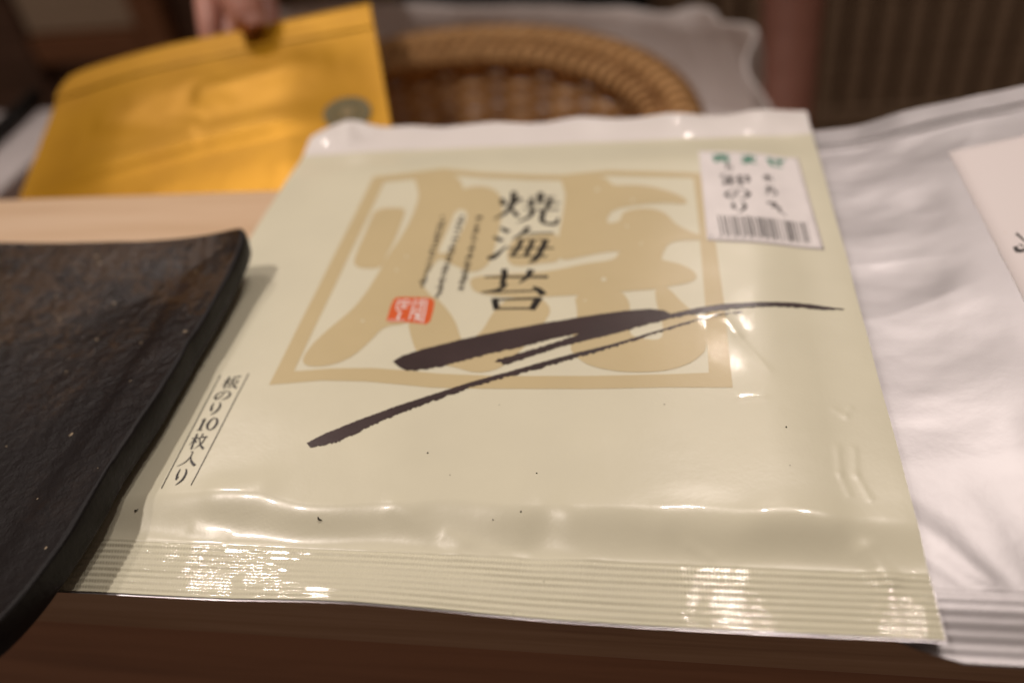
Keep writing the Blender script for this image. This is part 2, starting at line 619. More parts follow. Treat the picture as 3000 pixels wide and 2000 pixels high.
# frame of the big pale emblem
outer = [(60, 1062), (180, 822), (300, 584), (420, 344), (540, 105), (700, 90), (860, 70), (1050, 90), (1250, 100), (1400, 100), (1620, 75), (1800, 80), (2040, 90),
         (2075, 240), (2110, 400), (2150, 680), (2170, 880), (2190, 1078), (1900, 1075), (1500, 1082), (1100, 1080), (800, 1075), (650, 1062), (500, 1050), (300, 1045)]
inner = [(175, 1000), (279, 782), (383, 565), (486, 347), (590, 130), (740, 118), (880, 100), (1050, 115), (1250, 125), (1400, 125), (1620, 100), (1800, 105), (2010, 112),
         (2025, 240), (2040, 400), (2063, 680), (2072, 860), (2080, 1008), (1880, 1015), (1500, 1022), (1120, 1022), (830, 1010), (690, 998), (540, 988), (350, 990)]
def ring_strip(A, Bq, sub=20):
    La, Lb = [], []
    n = len(A)
    for i in range(n):
        j = (i + 1) % n
        for k in range(sub):
            t = k / sub
            La.append(tuple(A[i][a] * (1 - t) + A[j][a] * t for a in (0, 1)))
            Lb.append(tuple(Bq[i][a] * (1 - t) + Bq[j][a] * t for a in (0, 1)))
    La.append(La[0]); Lb.append(Lb[0])
    return La, Lb
La, Lb = ring_strip(outer, inner)
from_bm('printed_frame', strip_mesh([([Z1(p) for p in La], [Z1(p) for p in Lb])], OFF), M['beige'], packet)

blobs = [
 [(195, 213), (360, 211), (368, 240), (345, 300), (312, 390), (262, 480), (232, 560), (120, 564), (80, 547), (70, 520), (100, 440), (160, 300)],
 [(420, 22), (425, 60), (440, 110), (445, 160), (400, 280), (330, 400), (270, 480), (225, 565), (150, 690), (60, 800), (-50, 890), (-160, 990), (-221, 1070), (-218, 1112), (-165, 1130),
  (-52, 1121), (60, 1077), (160, 989), (247, 889), (380, 885), (540, 735), (480, 680), (465, 640), (500, 580), (560, 500), (640, 480), (730, 260), (705, 110), (685, 60), (640, 22)],
 [(380, 860), (400, 960), (440, 1060), (560, 1110), (660, 1130), (760, 1160), (840, 1155), (920, 1130), (1000, 1060), (1100, 960), (1170, 860), (1203, 805), (1190, 765), (1150, 728), (980, 712),
  (880, 790), (800, 940), (700, 985), (682, 950), (665, 890), (640, 840), (590, 770), (530, 715), (400, 700)],
 [(690, 110), (760, 95), (830, 95), (890, 120), (915, 150), (930, 220), (910, 330), (880, 450), (850, 530), (800, 570), (730, 580), (690, 560), (600, 520), (550, 495), (580, 440), (660, 200)],
 [(955, 440), (1000, 385), (1100, 372), (1255, 350), (1270, 520), (1150, 530), (1000, 552), (948, 515)],
 [(1255, 30), (1265, 70), (1290, 140), (1265, 300), (1248, 374), (1235, 524), (1400, 490), (1590, 455), (1700, 500), (1840, 500), (1850, 470), (1870, 430), (1900, 410), (1960, 400), (2075, 396), (2075, 366), (2040, 365), (1960, 330),
  (1910, 300), (1870, 250), (1800, 220), (1720, 215), (1640, 230), (1610, 250), (1600, 295), (1515, 305), (1540, 250), (1570, 225), (1650, 205), (1760, 190), (1890, 185), (1960, 195), (1990, 180),
  (1970, 155), (1880, 115), (1760, 85), (1640, 80), (1560, 85), (1540, 60), (1500, 30)],
 [(735, 640), (750, 605), (900, 592), (1185, 577), (1400, 532), (1575, 512), (1600, 450), (1850, 460), (1835, 512), (1870, 518), (1950, 535), (2020, 570), (2045, 605), (2020, 635), (1950, 650), (1860, 668),
  (1800, 680), (1630, 692), (1340, 712), (1000, 724), (860, 714), (760, 692)],
 [(1335, 695), (1355, 800), (1350, 860), (1310, 1020), (1340, 1060), (1400, 1110), (1500, 1140), (1650, 1160), (1850, 1155), (1980, 1120), (2060, 1070), (2100, 1020), (2098, 900), (2050, 850), (2010, 800), (1960, 760),
  (1865, 655), (1795, 668), (1815, 790), (1842, 860), (1848, 940), (1835, 965), (1790, 975), (1700, 960), (1650, 935), (1660, 800), (1650, 740), (1600, 680)],
]
poly_decal('printed_emblem', [chaikin([Z2(p) for p in P], 2) for P in blobs], M['beige'], packet, OFF + 1e-5, step=.0025)
# pale gaps and pinholes in the emblem
gaps = [[(655, 240), (690, 225), (722, 240), (722, 285), (690, 350), (650, 430), (612, 470), (560, 478), (560, 450), (600, 370), (635, 290)]]
for (x, y, r) in ((1507, 623, 15), (1640, 320, 9), (1672, 170, 9), (1470, 108, 13), (122, 862, 9), (318, 570, 9), (1400, 742, 7), (1720, 420, 8), (375, 495, 9), (560, 1060, 8)):
    gaps.append([(x + r * math.cos(a * math.pi / 4), y + r * .7 * math.sin(a * math.pi / 4)) for a in range(8)])
for P in gaps:
    poly_decal('emblem_gap', [chaikin([Z2(p) for p in P], 2)], M['film'], packet, OFF + 6e-5)

# the three large characters
G_YAKI = [([(.08, .24), (.13, .45)], [.05, .10]), ([(.37, .20), (.33, .30), (.26, .42)], [.07, .05, .02]),
          ([(.25, .01), (.255, .35), (.19, .66), (.01, .93)], [.085, .085, .065, .012]), ([(.25, .56), (.31, .66), (.36, .79)], [.03, .06, .08]),
          ([(.50, .17), (.90, .14)], [.025, .032]), ([(.665, .01), (.675, .33)], [.085, .07]),
          ([(.42, .36), (.98, .32)], [.025, .035]), ([(.54, .23), (.545, .50)], [.07, .06]), ([(.83, .20), (.79, .50)], [.075, .055]),
          ([(.43, .56), (.97, .52)], [.025, .035]), ([(.58, .55), (.55, .76), (.37, .99)], [.075, .06, .012]),
          ([(.745, .54), (.73, .86), (.80, .955), (.93, .95), (.975, .77)], [.075, .07, .06, .07, .02])]
G_UMI = [([(.10, .04), (.24, .16)], [.04, .085]), ([(.03, .31), (.18, .41)], [.04, .085]), ([(.02, .90), (.10, .88), (.19, .72), (.27, .54)], [.08, .10, .05, .012]),
         ([(.53, .01), (.46, .19), (.33, .37)], [.085, .06, .014]), ([(.45, .20), (.93, .17)], [.028, .04]),
         ([(.47, .36), (.45, .60), (.38, .84)], [.075, .07, .06]), ([(.46, .365), (.86, .35)], [.026, .03]),
         ([(.85, .335), (.82, .62), (.76, .91), (.67, .99)], [.09, .085, .08, .02]), ([(.29, .615), (1.0, .575)], [.028, .042]),
         ([(.37, .835), (.93, .80)], [.028, .04]), ([(.65, .38), (.60, .80)], [.07, .065])]
G_NORI = [([(.03, .205), (.98, .175)], [.03, .055]), ([(.30, .01), (.325, .20), (.30, .38)], [.085, .08, .06]), ([(.71, .01), (.66, .19), (.56, .34)], [.10, .07, .015]),
          ([(.37, .34), (.27, .50), (.02, .565)], [.07, .07, .02]), ([(.18, .555), (.82, .505)], [.03, .035]), ([(.78, .41), (.88, .49), (.965, .60)], [.03, .09, .10]),
          ([(.235, .70), (.305, .98)], [.09, .085]), ([(.21, .735), (.93, .69)], [.035, .045]), ([(.905, .67), (.83, .97)], [.11, .09]), ([(.29, .955), (.86, .93)], [.035, .035])]
for gl, q in ((G_YAKI, ((1255, 112), (1905, 128), (1190, 425), (1880, 462))), (G_UMI, ((1215, 468), (1880, 478), (1120, 815), (1775, 842))), (G_NORI, ((1110, 888), (1790, 900), (1030, 1318), (1705, 1322)))):
    glyph('printed_character', gl, [T(p) for p in q], M['ink'], packet, OFF + 8e-5, n=6, bold=1.12)

# columns of fine text (too small to read in the photograph): short ticks
rnd = random.Random(3)
strips = []
for (a, b, nch, w0) in (((700, 350), (470, 1095), 17, 84), ((890, 350), (622, 1200), 19, 84), ((1068, 370), (868, 1110), 15, 84)):
    for i in range(nch):
        u = (i + .5) / nch
        cx = a[0] + (b[0] - a[0]) * u; cy = a[1] + (b[1] - a[1]) * u
        hh = abs(b[1] - a[1]) / nch * .36
        small = rnd.random() < .35
        for k in range(3 if small else 5):
            ww = w0 * (.30 if small else .42)
            if rnd.random() < .5:
                y0 = cy + rnd.uniform(-hh, hh); x0 = cx + rnd.uniform(-.3, .3) * ww
                l = ww * rnd.uniform(.5, 1.0); pts = [(x0 - l, y0 + 2), (x0 + l, y0 - 1)]; wd = [8, 10]
            else:
                x0 = cx + rnd.uniform(-.8, .8) * ww; l = hh * rnd.uniform(.5, 1.0); pts = [(x0 + 4, cy - l), (x0 - 5, cy + l)]; wd = [12, 11]
            L, R_ = stroke_outline(pts, wd, 2)
            strips.append(([T(p) for p in L], [T(p) for p in R_]))
from_bm('printed_caption', strip_mesh(strips, OFF + 7.5e-5), M['ink_soft'], packet)

# vermilion seal with pale carved lines
seal_px = [(190, 1195), (250, 1182), (420, 1185), (570, 1188), (605, 1225), (590, 1330), (548, 1468), (430, 1455), (300, 1440), (105, 1440), (125, 1380), (150, 1290)]
stamp = poly_decal('seal_stamp', [chaikin([T(p) for p in seal_px], 1)], M['red'], packet, OFF + 7e-5)
carve = [([(225, 1235), (330, 1215), (350, 1250), (255, 1262)], 13), ([(240, 1215), (215, 1300), (250, 1350), (225, 1425)], 14), ([(300, 1222), (285, 1300)], 12), ([(240, 1300), (330, 1290)], 12), ([(265, 1340), (215, 1400)], 13),
         ([(405, 1205), (375, 1310), (345, 1420)], 14), ([(415, 1225), (500, 1225)], 12), ([(410, 1262), (495, 1262)], 12), ([(480, 1200), (465, 1330), (440, 1440)], 14), ([(380, 1310), (470, 1315)], 14), ([(525, 1205), (505, 1330), (480, 1450)], 16),
         ([(375, 1350), (420, 1352), (400, 1430)], 16), ([(440, 1350), (430, 1400), (465, 1420)], 14), ([(130, 1420), (300, 1425)], 8)]
strips = []
for pts, wv in carve:
    L, R_ = stroke_outline(pts, [wv] * len(pts), 4)
    strips.append(([T(p) for p in L], [T(p) for p in R_]))
from_bm('carved_line', strip_mesh(strips, OFF + 9e-5), M['zipband'], stamp)

# contents line at the left margin: ruled lines and characters
strips = []
for a, b in (((800, 130), (115, 1425)), ((1130, 130), (465, 1410))):
    pts = [(a[0] + (b[0] - a[0]) * k / 8, a[1] + (b[1] - a[1]) * k / 8) for k in range(9)]
    L, R_ = stroke_outline(pts, [9] * 9, 3)
    strips.append(([S(p) for p in L], [S(p) for p in R_]))
from_bm('ruled_line', strip_mesh(strips, OFF + 1e-4), M['ink'], packet)
G_ITA = [([(.02, .33), (.46, .29)], [.04, .05]), ([(.24, .0), (.23, 1.0)], [.11, .10]), ([(.23, .33), (.02, .75)], [.06, .02]), ([(.27, .42), (.40, .56)], [.04, .09]),
         ([(.52, .10), (.96, .03)], [.04, .08]), ([(.57, .08), (.55, .5), (.40, .97)], [.09, .08, .02]), ([(.58, .40), (.90, .38), (.78, .7), (.48, 1.0)], [.035, .05, .06, .015]), ([(.60, .45), (.75, .78), (1.0, .98)], [.03, .08, .12])]
G_NO = [([(.53, .12), (.44, .55), (.22, .86), (.08, .66), (.14, .32), (.45, .08), (.80, .13), (.95, .45), (.82, .80), (.52, .99)], [.04, .07, .10, .12, .08, .04, .07, .14, .10, .015])]
G_RI = [([(.20, .03), (.13, .35), (.20, .62), (.34, .46)], [.06, .16, .13, .02]), ([(.72, .02), (.86, .30), (.76, .66), (.32, 1.0)], [.07, .18, .16, .015])]
G_10 = [([(.10, .16), (.26, .05)], [.03, .05]), ([(.24, .03), (.22, .95)], [.12, .12]), ([(.08, .96), (.38, .96)], [.035, .035]),
        ([(.76, .02), (.60, .18), (.53, .50), (.60, .82), (.76, .98)], [.03, .10, .13, .10, .03]), ([(.76, .02), (.92, .18), (.99, .50), (.92, .82), (.76, .98)], [.03, .10, .13, .10, .03])]
G_MAI = [([(.02, .30), (.46, .26)], [.04, .06]), ([(.25, .0), (.24, 1.0)], [.11, .10]), ([(.24, .30), (.02, .74)], [.06, .02]), ([(.28, .42), (.42, .56)], [.04, .09]),
         ([(.62, .0), (.58, .2), (.44, .44)], [.09, .06, .02]), ([(.55, .24), (.99, .20)], [.035, .06]), ([(.86, .22), (.76, .62), (.42, .99)], [.08, .07, .015]), ([(.55, .32), (.70, .70), (1.0, .98)], [.03, .09, .13])]
G_HA = [([(.42, .04), (.58, .03)], [.03, .05]), ([(.56, .04), (.52, .42), (.30, .76), (.0, .98)], [.07, .06, .05, .012]), ([(.56, .32), (.70, .66), (.98, .93)], [.03, .12, .15])]
for gl, q in ((G_ITA, ((865, 158), (1050, 155), (795, 290), (990, 300))), (G_NO, ((760, 322), (945, 322), (705, 428), (895, 430))), (G_RI, ((705, 452), (835, 452), (640, 598), (775, 600))),
              (G_10, ((570, 632), (795, 628), (505, 772), (730, 775))), (G_MAI, ((485, 808), (675, 812), (415, 985), (605, 990))), (G_HA, ((395, 1010), (560, 1015), (290, 1185), (510, 1190))), (G_RI, ((315, 1208), (445, 1212), (235, 1398), (370, 1402)))):
    glyph('printed_character', gl, [S(p) for p in q], M['ink'], packet, OFF + 1e-4, bold=1.1)

# ink brush strokes
up = [(430, 300), (470, 275), (560, 245), (700, 210), (880, 170), (1060, 135), (1250, 105), (1400, 85), (1500, 78), (1560, 85), (1590, 100), (1700, 75), (1800, 58), (1900, 52), (2020, 47), (2120, 44), (2180, 46), (2240, 54), (2318, 64),
      (2260, 68), (2180, 62), (2100, 63), (2000, 68), (1900, 72), (1830, 80), (1780, 90), (1700, 100), (1600, 118), (1500, 140), (1350, 185), (1250, 208), (1100, 245), (980, 285), (890, 315), (880, 300), (855, 298), (870, 288), (960, 262), (1100, 222), (1215, 180),
      (1100, 200), (950, 240), (850, 262), (740, 290), (640, 318), (560, 332), (490, 340), (455, 322)]
def roughen(P, amp, step=10, seed=1, lo=0, hi=10 ** 9):
    rn = random.Random(seed); Q = []
    n = len(P)
    for i in range(n):
        a, b = P[i], P[(i + 1) % n]
        l = math.hypot(b[0] - a[0], b[1] - a[1]); k = max(1, int(l / step))
        for j in range(k):
            t = j / k
            am = amp if lo <= i < hi else amp * .25
            Q.append((a[0] + (b[0] - a[0]) * t + rn.uniform(-am, am) * .4, a[1] + (b[1] - a[1]) * t + rn.uniform(-am, am)))
    return Q
poly_decal('brush_stroke', [[B(p) for p in roughen(up, 3.0, 9, 2, 18, 46)]], M['brush'], packet, OFF + 9.5e-5, step=.003)
low = [(70, 640), (150, 600), (300, 540), (450, 485), (600, 435), (750, 385), (900, 345), (1050, 302), (1200, 262), (1350, 225), (1500, 181), (1650, 136), (1780, 103), (1890, 88),
       (1890, 91), (1780, 110), (1650, 146), (1500, 191), (1350, 240), (1200, 282), (1050, 325), (900, 365), (750, 408), (600, 462), (450, 520), (330, 572), (200, 635), (110, 655), (85, 658)]
poly_decal('brush_stroke', [[B(p) for p in roughen(low, 4.0, 8, 5, 13, 27)]], M['brush'], packet, OFF + 9.5e-5, step=.003)

# price sticker: paper with its own thickness, follows the film
STK = [K(p) for p in ((225, 100), (1660, 170), (2040, 1480), (350, 1390))]
stk_w = [w2(p) for p in STK]
def zstk(x, y): return zfilm(x, y) + .00028
def sticker():
    n = 24
    def pt(u, v, top):
        x = (stk_w[0][0] * (1 - u) + stk_w[1][0] * u) * (1 - v) + (stk_w[3][0] * (1 - u) + stk_w[2][0] * u) * v
        y = (stk_w[0][1] * (1 - u) + stk_w[1][1] * u) * (1 - v) + (stk_w[3][1] * (1 - u) + stk_w[2][1] * u) * v
        return (x, y, (zstk(x, y) if top else zfilm(x, y) + .00004))
    V, Fc = grid(n, n, lambda i, j: pt(i / (n - 1), j / (n - 1), True))
    Fc = [f[::-1] for f in Fc]
    N = len(V)
    V += [pt(i / (n - 1), j / (n - 1), False) for j in range(n) for i in range(n)]
    rim = [i for i in range(n)] + [j * n + n - 1 for j in range(1, n)] + [(n - 1) * n + i for i in range(n - 2, -1, -1)] + [j * n for j in range(n - 2, 0, -1)]
    for a, b in zip(rim, rim[1:] + rim[:1]):
        Fc.append((a, b, b + N, a + N))
    return mesh('price_sticker', V, Fc, M['sticker'], packet)
stk = sticker()
stk['label'] = 'white price sticker with green heading and barcode'
SO = .00005
G_AO = [([(.1, .12), (.9, .1)], [.07, .07]), ([(.5, .0), (.5, .46)], [.10, .10]), ([(.18, .28), (.82, .27)], [.06, .06]), ([(.02, .45), (.98, .43)], [.07, .07]),
        ([(.24, .56), (.22, 1.0)], [.11, .10]), ([(.24, .58), (.8, .57)], [.06, .06]), ([(.78, .57), (.78, 1.0)], [.11, .11]), ([(.24, .72), (.78, .71)], [.05, .05]), ([(.24, .86), (.78, .85)], [.05, .05])]
G_MA = [([(.12, .22), (.9, .20)], [.10, .10]), ([(.15, .46), (.87, .45)], [.10, .10]), ([(.55, .0), (.54, .5), (.50, .8), (.28, .95), (.14, .82), (.36, .68), (.62, .76), (.88, .96)], [.12, .12, .12, .11, .10, .10, .11, .10])]
G_ZE = [([(.05, .38), (.92, .32)], [.10, .10]), ([(.26, .08), (.27, .75), (.42, .95), (.82, .94)], [.13, .13, .12, .11]), ([(.66, .04), (.68, .48), (.56, .66)], [.13, .13, .07]), ([(.82, .02), (.90, .14)], [.08, .08]), ([(.93, .0), (1.0, .1)], [.08, .08])]
for gl, q in ((G_AO, ((395, 155), (690, 165), (410, 285), (700, 295))), (G_MA, ((800, 172), (1075, 182), (830, 300), (1090, 305))), (G_ZE, ((1165, 190), (1480, 205), (1200, 310), (1490, 320)))):
    glyph('green_character', gl, [K(p) for p in q], M['green'], stk, SO, zstk, bold=1.6)
G_OROSHI = [([(.12, .0), (.02, .2)], [.09, .05]), ([(.06, .16), (.52, .15)], [.05, .06]), ([(.02, .40), (.55, .39)], [.05, .06]), ([(.30, .16), (.30, .9)], [.10, .10]), ([(.12, .55), (.12, .9)], [.09, .09]), ([(.32, .62), (.52, .61)], [.05, .05]), ([(.0, .95), (.56, .86)], [.06, .06]),
            ([(.66, .08), (.66, 1.0)], [.11, .11]), ([(.66, .10), (.95, .09)], [.05, .05]), ([(.93, .08), (.92, .62), (.82, .66)], [.11, .10, .04])]
for gl, q in ((G_OROSHI, ((530, 455), (950, 460), (570, 605), (985, 612))), (G_NO, ((580, 660), (955, 668), (610, 800), (980, 812))), (G_RI, ((680, 840), (915, 850), (715, 1000), (940, 1012)))):
    glyph('sticker_character', gl, [K(p) for p in q], M['ink_st'], stk, SO, zstk, bold=1.35)
G_SCR1 = [([(.1, .3), (.9, .22)], [.16, .14]), ([(.5, .0), (.48, 1.0)], [.16, .14]), ([(.46, .34), (.05, .85)], [.12, .04]), ([(.54, .36), (1.0, .8)], [.08, .14])]
G_SCR2 = [([(.1, .2), (.8, .1)], [.12, .12]), ([(.35, .0), (.3, .6), (.05, .95)], [.15, .12, .05]), ([(.1, .5), (.75, .42), (.9, .7), (.6, 1.0)], [.1, .12, .14, .05])]
G_SCR3 = [([(.0, .15), (.6, .1), (.25, .45)], [.12, .13, .10]), ([(.25, .4), (.8, .38), (.62, .62), (.85, .8), (1.0, 1.0)], [.09, .11, .10, .08, .03])]
for gl, q in ((G_SCR1, ((1130, 440), (1290, 445), (1150, 545), (1310, 550))), (G_SCR2, ((1165, 605), (1350, 612), (1185, 735), (1370, 745))), (G_SCR3, ((1205, 825), (1420, 838), (1260, 1010), (1490, 1025))), (G_SCR2, ((600, 300), (710, 305), (615, 410), (720, 415)))):
    glyph('sticker_script', gl, [K(p) for p in q], M['ink_st'], stk, SO, zstk, bold=1.25)
rb = random.Random(11)
strips = []
u = 0.0
tl, tr, bl, br = (500, 1038), (1790, 1100), (560, 1318), (1862, 1392)
pat = [1,1,1,0, 3,2,1,1, 1,1,2,1, 2,1,1,3, 4,1,1,1, 1,2,3,1, 1,2,2,2, 1,1,1,1,1, 2,1,2,1, 1,1,3,2, 2,2,1,1, 1,1,4,1, 3,1,1,2, 2,1,1,3, 1,1,1]
tot = 0
seq = []
for k in range(30):
    bwid = rb.choice((1, 1, 1, 2, 2, 3)); sp_ = rb.choice((1, 1, 2, 2, 3))
    seq.append((tot, bwid)); tot += bwid + sp_
for (a, bwid) in seq:
    u0, u1 = a / tot, (a + bwid * .9) / tot
    def mp(u, v): return tuple((tl[k] * (1 - u) + tr[k] * u) * (1 - v) + (bl[k] * (1 - u) + br[k] * u) * v for k in (0, 1))
    vv = [0, .25, .5, .75, 1.0]
    strips.append(([K(mp(u0, q)) for q in vv], [K(mp(u1, q)) for q in vv]))
from_bm('barcode', strip_mesh(strips, SO, zstk), M['ink_st'], stk)
strips = []
for k in range(13):
    x0 = 410 + k * 112 + (70 if k > 0 else 0) * .3; y0 = 1335 + k * 5.2
    for (dx, dy, ex, ey) in ((-16, -14, 14, -14), (14, -14, 6, 14), (6, 14, -18, 14)):
        if rb.random() < .85:
            L, R_ = stroke_outline([(x0 + dx, y0 + dy), (x0 + ex, y0 + ey)], [7, 7], 1)
            strips.append(([K(p) for p in L], [K(p) for p in R_]))
from_bm('barcode_number', strip_mesh(strips, SO, zstk), M['ink_soft'], stk)

# ------------------------------------------------------------------ silver zip pouch at the right
pouch = empty('silver_pouch', (0.33, 0.13, Z0))
tag(pouch, 'crinkled silver foil zip pouch with white paper label at the right of the cream packet', 'pouch')
QX0, QX1, QYF, QYB = 0.2135, 0.50, 0.0000, 0.2475
def zpouch(x, y):
    z = -.0066 + .0205 * sstep(.224, .345, x) * (1 - .85 * sstep(.38, .5, x))
    fr = sstep(.012, .070, y)
    z = -.0066 + (z + .0066) * (.10 + .90 * fr)
    zz = fr * (1 - sstep(.228, .236, y))
    ed = sstep(.214, .245, x)
    fl = 1 - .88 * sstep(.258, .274, x) * (1 - sstep(.199, .210, y)) * sstep(.036, .046, y)
    z += zz * ed * fl * (.0011 * nz(x * 20 + y * 14, y * 34 - x * 8, .4) + .00035 * nz(x * 45, y * 80 - x * 25, 3.3) + .00010 * nz(x * 120, y * 170, 6.1) - .0011 * abs(nz(x * 13 + y * 9, y * 26 - x * 11, 8.2)) ** .8)
    z += .0009 * sstep(.2, .2475, y) * math.sin(x * 95 + .6) * ed + .0006 * nz(x * 70, 4.4) * sstep(.23, .2475, y)
    # radiating puckers above the bottom seal
    pk = sstep(.016, .022, y) * (1 - sstep(.03, .055, y))
    z += pk * .0007 * nz(math.atan2(x - .262, y + .004) * 5.0, y * 14, 2.7)
    # zip profile: two ribs
    for yc, am in ((.2335, .0016), (.2300, .0011)):
        z += am * math.exp(-((y - yc) / .0010) ** 2)
    if y < .019:
        z += .00005 * math.cos(2 * math.pi * y / .0031) * sstep(.019, .017, y) if y > .017 else .00005 * math.cos(2 * math.pi * y / .0031)
        z -= .0022 * sstep(.016, .0, y)
    return z
def pouch_left(y): return QX0 + .022 * max(0, 1 - y / .012) ** 2.2
def pouch_sheet(name, ys, mat, zo):
    nu = 260
    V, Fc = [], []
    for y in ys:
        xl = pouch_left(y)
        for i in range(nu + 1):
            x = xl + (QX1 - xl) * i / nu
            V.append((x, y, zpouch(x, y) + zo))
    n = nu + 1
    for j in range(len(ys) - 1):
        for i in range(nu):
            a = j * n + i
            Fc.append((a, a + 1, a + 1 + n, a + n) if zo >= 0 else (a, a + n, a + 1 + n, a + 1))
    return mesh(name, V, Fc, mat, pouch)
pouch_sheet('bottom_seal', ylist(QYF, .019, 60), M['foil'], 0)
pouch_sheet('front_film', ylist(.019, .2285, 190), M['foil'], 0)
pouch_sheet('zip_strip', ylist(.2285, QYB, 50), M['foil'], 0)
def pouch_back():
    ys = ylist(QYF - .0002, QYB, 90); nu = 120
    V, Fc = [], []
    for y in ys:
        xl = pouch_left(max(y, 0))
        for i in range(nu + 1):
            x = xl + (QX1 - xl) * i / nu
            z = zpouch(x, max(y, 0)) - .0004
            if YF - .002 < y < .238: z = max(min(z, Z0 + .001), Z0 + .0003)
            elif y >= .238: z = min(z, zpouch(x, y) - .0004)
            V.append((x, y, z))
    n = nu + 1
    for j in range(len(ys) - 1):
        for i in range(nu):
            a = j * n + i
            Fc.append((a, a + n, a + 1 + n, a + 1))
    return mesh('back_film', V, Fc, M['foil_in'], pouch)
pouch_back()
def zlab(x, y):
    return zpouch(x, y) + .00035
# label corners: find the points where the photo's rays meet the pouch
def on_surf(px, py, fn):
    z = 0.0
    for _ in range(12):
        p = at_z(px, py, z); z = fn(p.x, p.y)
    return p
la, lb, lc = on_surf(2780, 445, zlab), on_surf(3000, 398, zlab), on_surf(3000, 872, zlab)
lx = (la.x + lc.x) / 2
def label_sheet():
    n = 40
    x0, x1, y0, y1 = lx, .455, .045, (la.y + lb.y) / 2
    def P(i, j, top):
        x = x0 + (x1 - x0) * i / (n - 1); y = y0 + (y1 - y0) * j / (n - 1)
        x += (y - .15) * ((la.x - lc.x) / (la.y - lc.y))
        return (x, y, zlab(x, y) + (0 if top else -.00025))
    V, Fc = grid(n, n, lambda i, j: P(i, j, True))
    N = len(V)
    V += [P(i, j, False) for j in range(n) for i in range(n)]
    rim = [i for i in range(n)] + [j * n + n - 1 for j in range(1, n)] + [(n - 1) * n + i for i in range(n - 2, -1, -1)] + [j * n for j in range(n - 2, 0, -1)]
    for a, b in zip(rim, rim[1:] + rim[:1]):
        Fc.append((b, a, a + N, b + N))
    return mesh('paper_label', V, Fc, M['label'], pouch)
lab = label_sheet()
def lab_strokes(strokes):
    st = []
    for pts, wd in strokes:
        L, R_ = stroke_outline(pts, wd, 6)
        f = lambda p: tuple(on_surf(p[0], p[1], zlab)[:2])
        st.append(([f(p) for p in L], [f(p) for p in R_]))
    return st
lab_ink = lab_strokes([([(2977, 684), (2986, 692), (3010, 712), (3040, 722)], [9, 7, 4, 3]), ([(2974, 722), (2979, 733), (2996, 734), (3016, 722), (3040, 705)], [14, 13, 9, 6, 4]), ([(2985, 716), (2998, 722)], [3, 5])])
bm = strip_mesh(lab_ink, .00008, zlab, world=True)
from_bm('handwritten_character', bm, M['ink_st'], lab)

# ------------------------------------------------------------------ stoneware plate at the left
plate = empty('stoneware_plate', (-0.06, 0.05, Z0))
tag(plate, 'dark brown square stoneware plate with upturned corner overlapping the left edge of the packet', 'plate')
AX0, AX1, AY0, AY1 = -.158, .0135, -.0255, .1470
def plate_xy(a, b):
    # a, b in -1..1 -> rounded square outline, slightly wavy
    cx, cy = (AX0 + AX1) / 2, (AY0 + AY1) / 2
    hx, hy = (AX1 - AX0) / 2, (AY1 - AY0) / 2
    r = .10
    u, v = a, b
    m_ = max(abs(a), abs(b))
    if m_ > 1e-6:
        s, tt = a / m_, b / m_
        # superellipse corner rounding
        e = 34.0
        k = (abs(s) ** e + abs(tt) ** e) ** (-1 / e)
        u, v = a * (k * m_ ** 4 + (1 - m_ ** 4)), b * (k * m_ ** 4 + (1 - m_ ** 4))
    x = cx + hx * u; y = cy + hy * v
    x += .0012 * nz(y * 22, 1.0, 3.0) * (u if u > 0 else 0) ** 6 * 1.0
    y += .0014 * nz(x * 25, 2.0, 8.0) * abs(v) ** 6
    y += -.0022 * abs(v) ** 6 * (1 if v > 0 else -1) * math.exp(-((x + .028) / .04) ** 2)
    return x, y, u, v
def plate_top(a, b):
    x, y, u, v = plate_xy(a, b)
    c = min(1.0, (abs(u) * abs(v)))
    m_ = max(abs(a), abs(b))
    z = .0062 + .0060 * m_ ** 3 + .0062 * c ** 5
    z += .0004 * math.exp(-((m_ - .86) / .05) ** 2) - .0003 * math.exp(-((m_ - .78) / .05) ** 2)
    z += .0006 * nz(x * 24, y * 24, 4.0) + .0002 * nz(x * 80, y * 80, 1.0)
    z -= .0016 * max(0, m_ - .93) / .07 * .35
    return x, y, z
n = 110
V, Fc = grid(n, n, lambda i, j: plate_top(-1 + 2 * i / (n - 1), -1 + 2 * j / (n - 1)))
mesh('dish_surface', V, Fc, M['glaze'], plate)
rim = [(i, 0) for i in range(n)] + [(n - 1, j) for j in range(1, n)] + [(i, n - 1) for i in range(n - 2, -1, -1)] + [(0, j) for j in range(n - 2, 0, -1)]
V, Fc = [], []
prof = [(0, 0, 0), (.0011, .0002, 0), (.0015, .0010, 0), (.0016, .0045, 0), (.0012, .0088, 0), (-.0002, .0108, 0), (-.003, .0116, 0)]   # outward, down
cx, cy = (AX0 + AX1) / 2, (AY0 + AY1) / 2
for (i, j) in rim:
    a, b = -1 + 2 * i / (n - 1), -1 + 2 * j / (n - 1)
    x, y, z = plate_top(a, b)
    d = Vector((x - cx, y - cy, 0))
    e = 8
    g = Vector((math.copysign(abs(d.x) ** e, d.x), math.copysign(abs(d.y) ** e, d.y), 0))
    g = Vector((math.copysign((abs(d.x) / .0858) ** e, d.x), math.copysign((abs(d.y) / .0857) ** e, d.y), 0)).normalized()
    for q, (o_, dn, _) in enumerate(prof):
        pit = 0
        if 0 < q < 6:
            for (py_, pa, pw) in ((.088, .0006, .006), (.0335, .0007, .007)):
                if x > .01: pit += pa * math.exp(-((y - py_) / pw) ** 2) * (.6 + .8 * nz(y * 300, q * 1.7))
            pit += .0005 * nz(x * 60, y * 60, q * .5)
        p = Vector((x, y, z)) + g * (o_ - pit)
        p.z -= dn
        V.append(p)
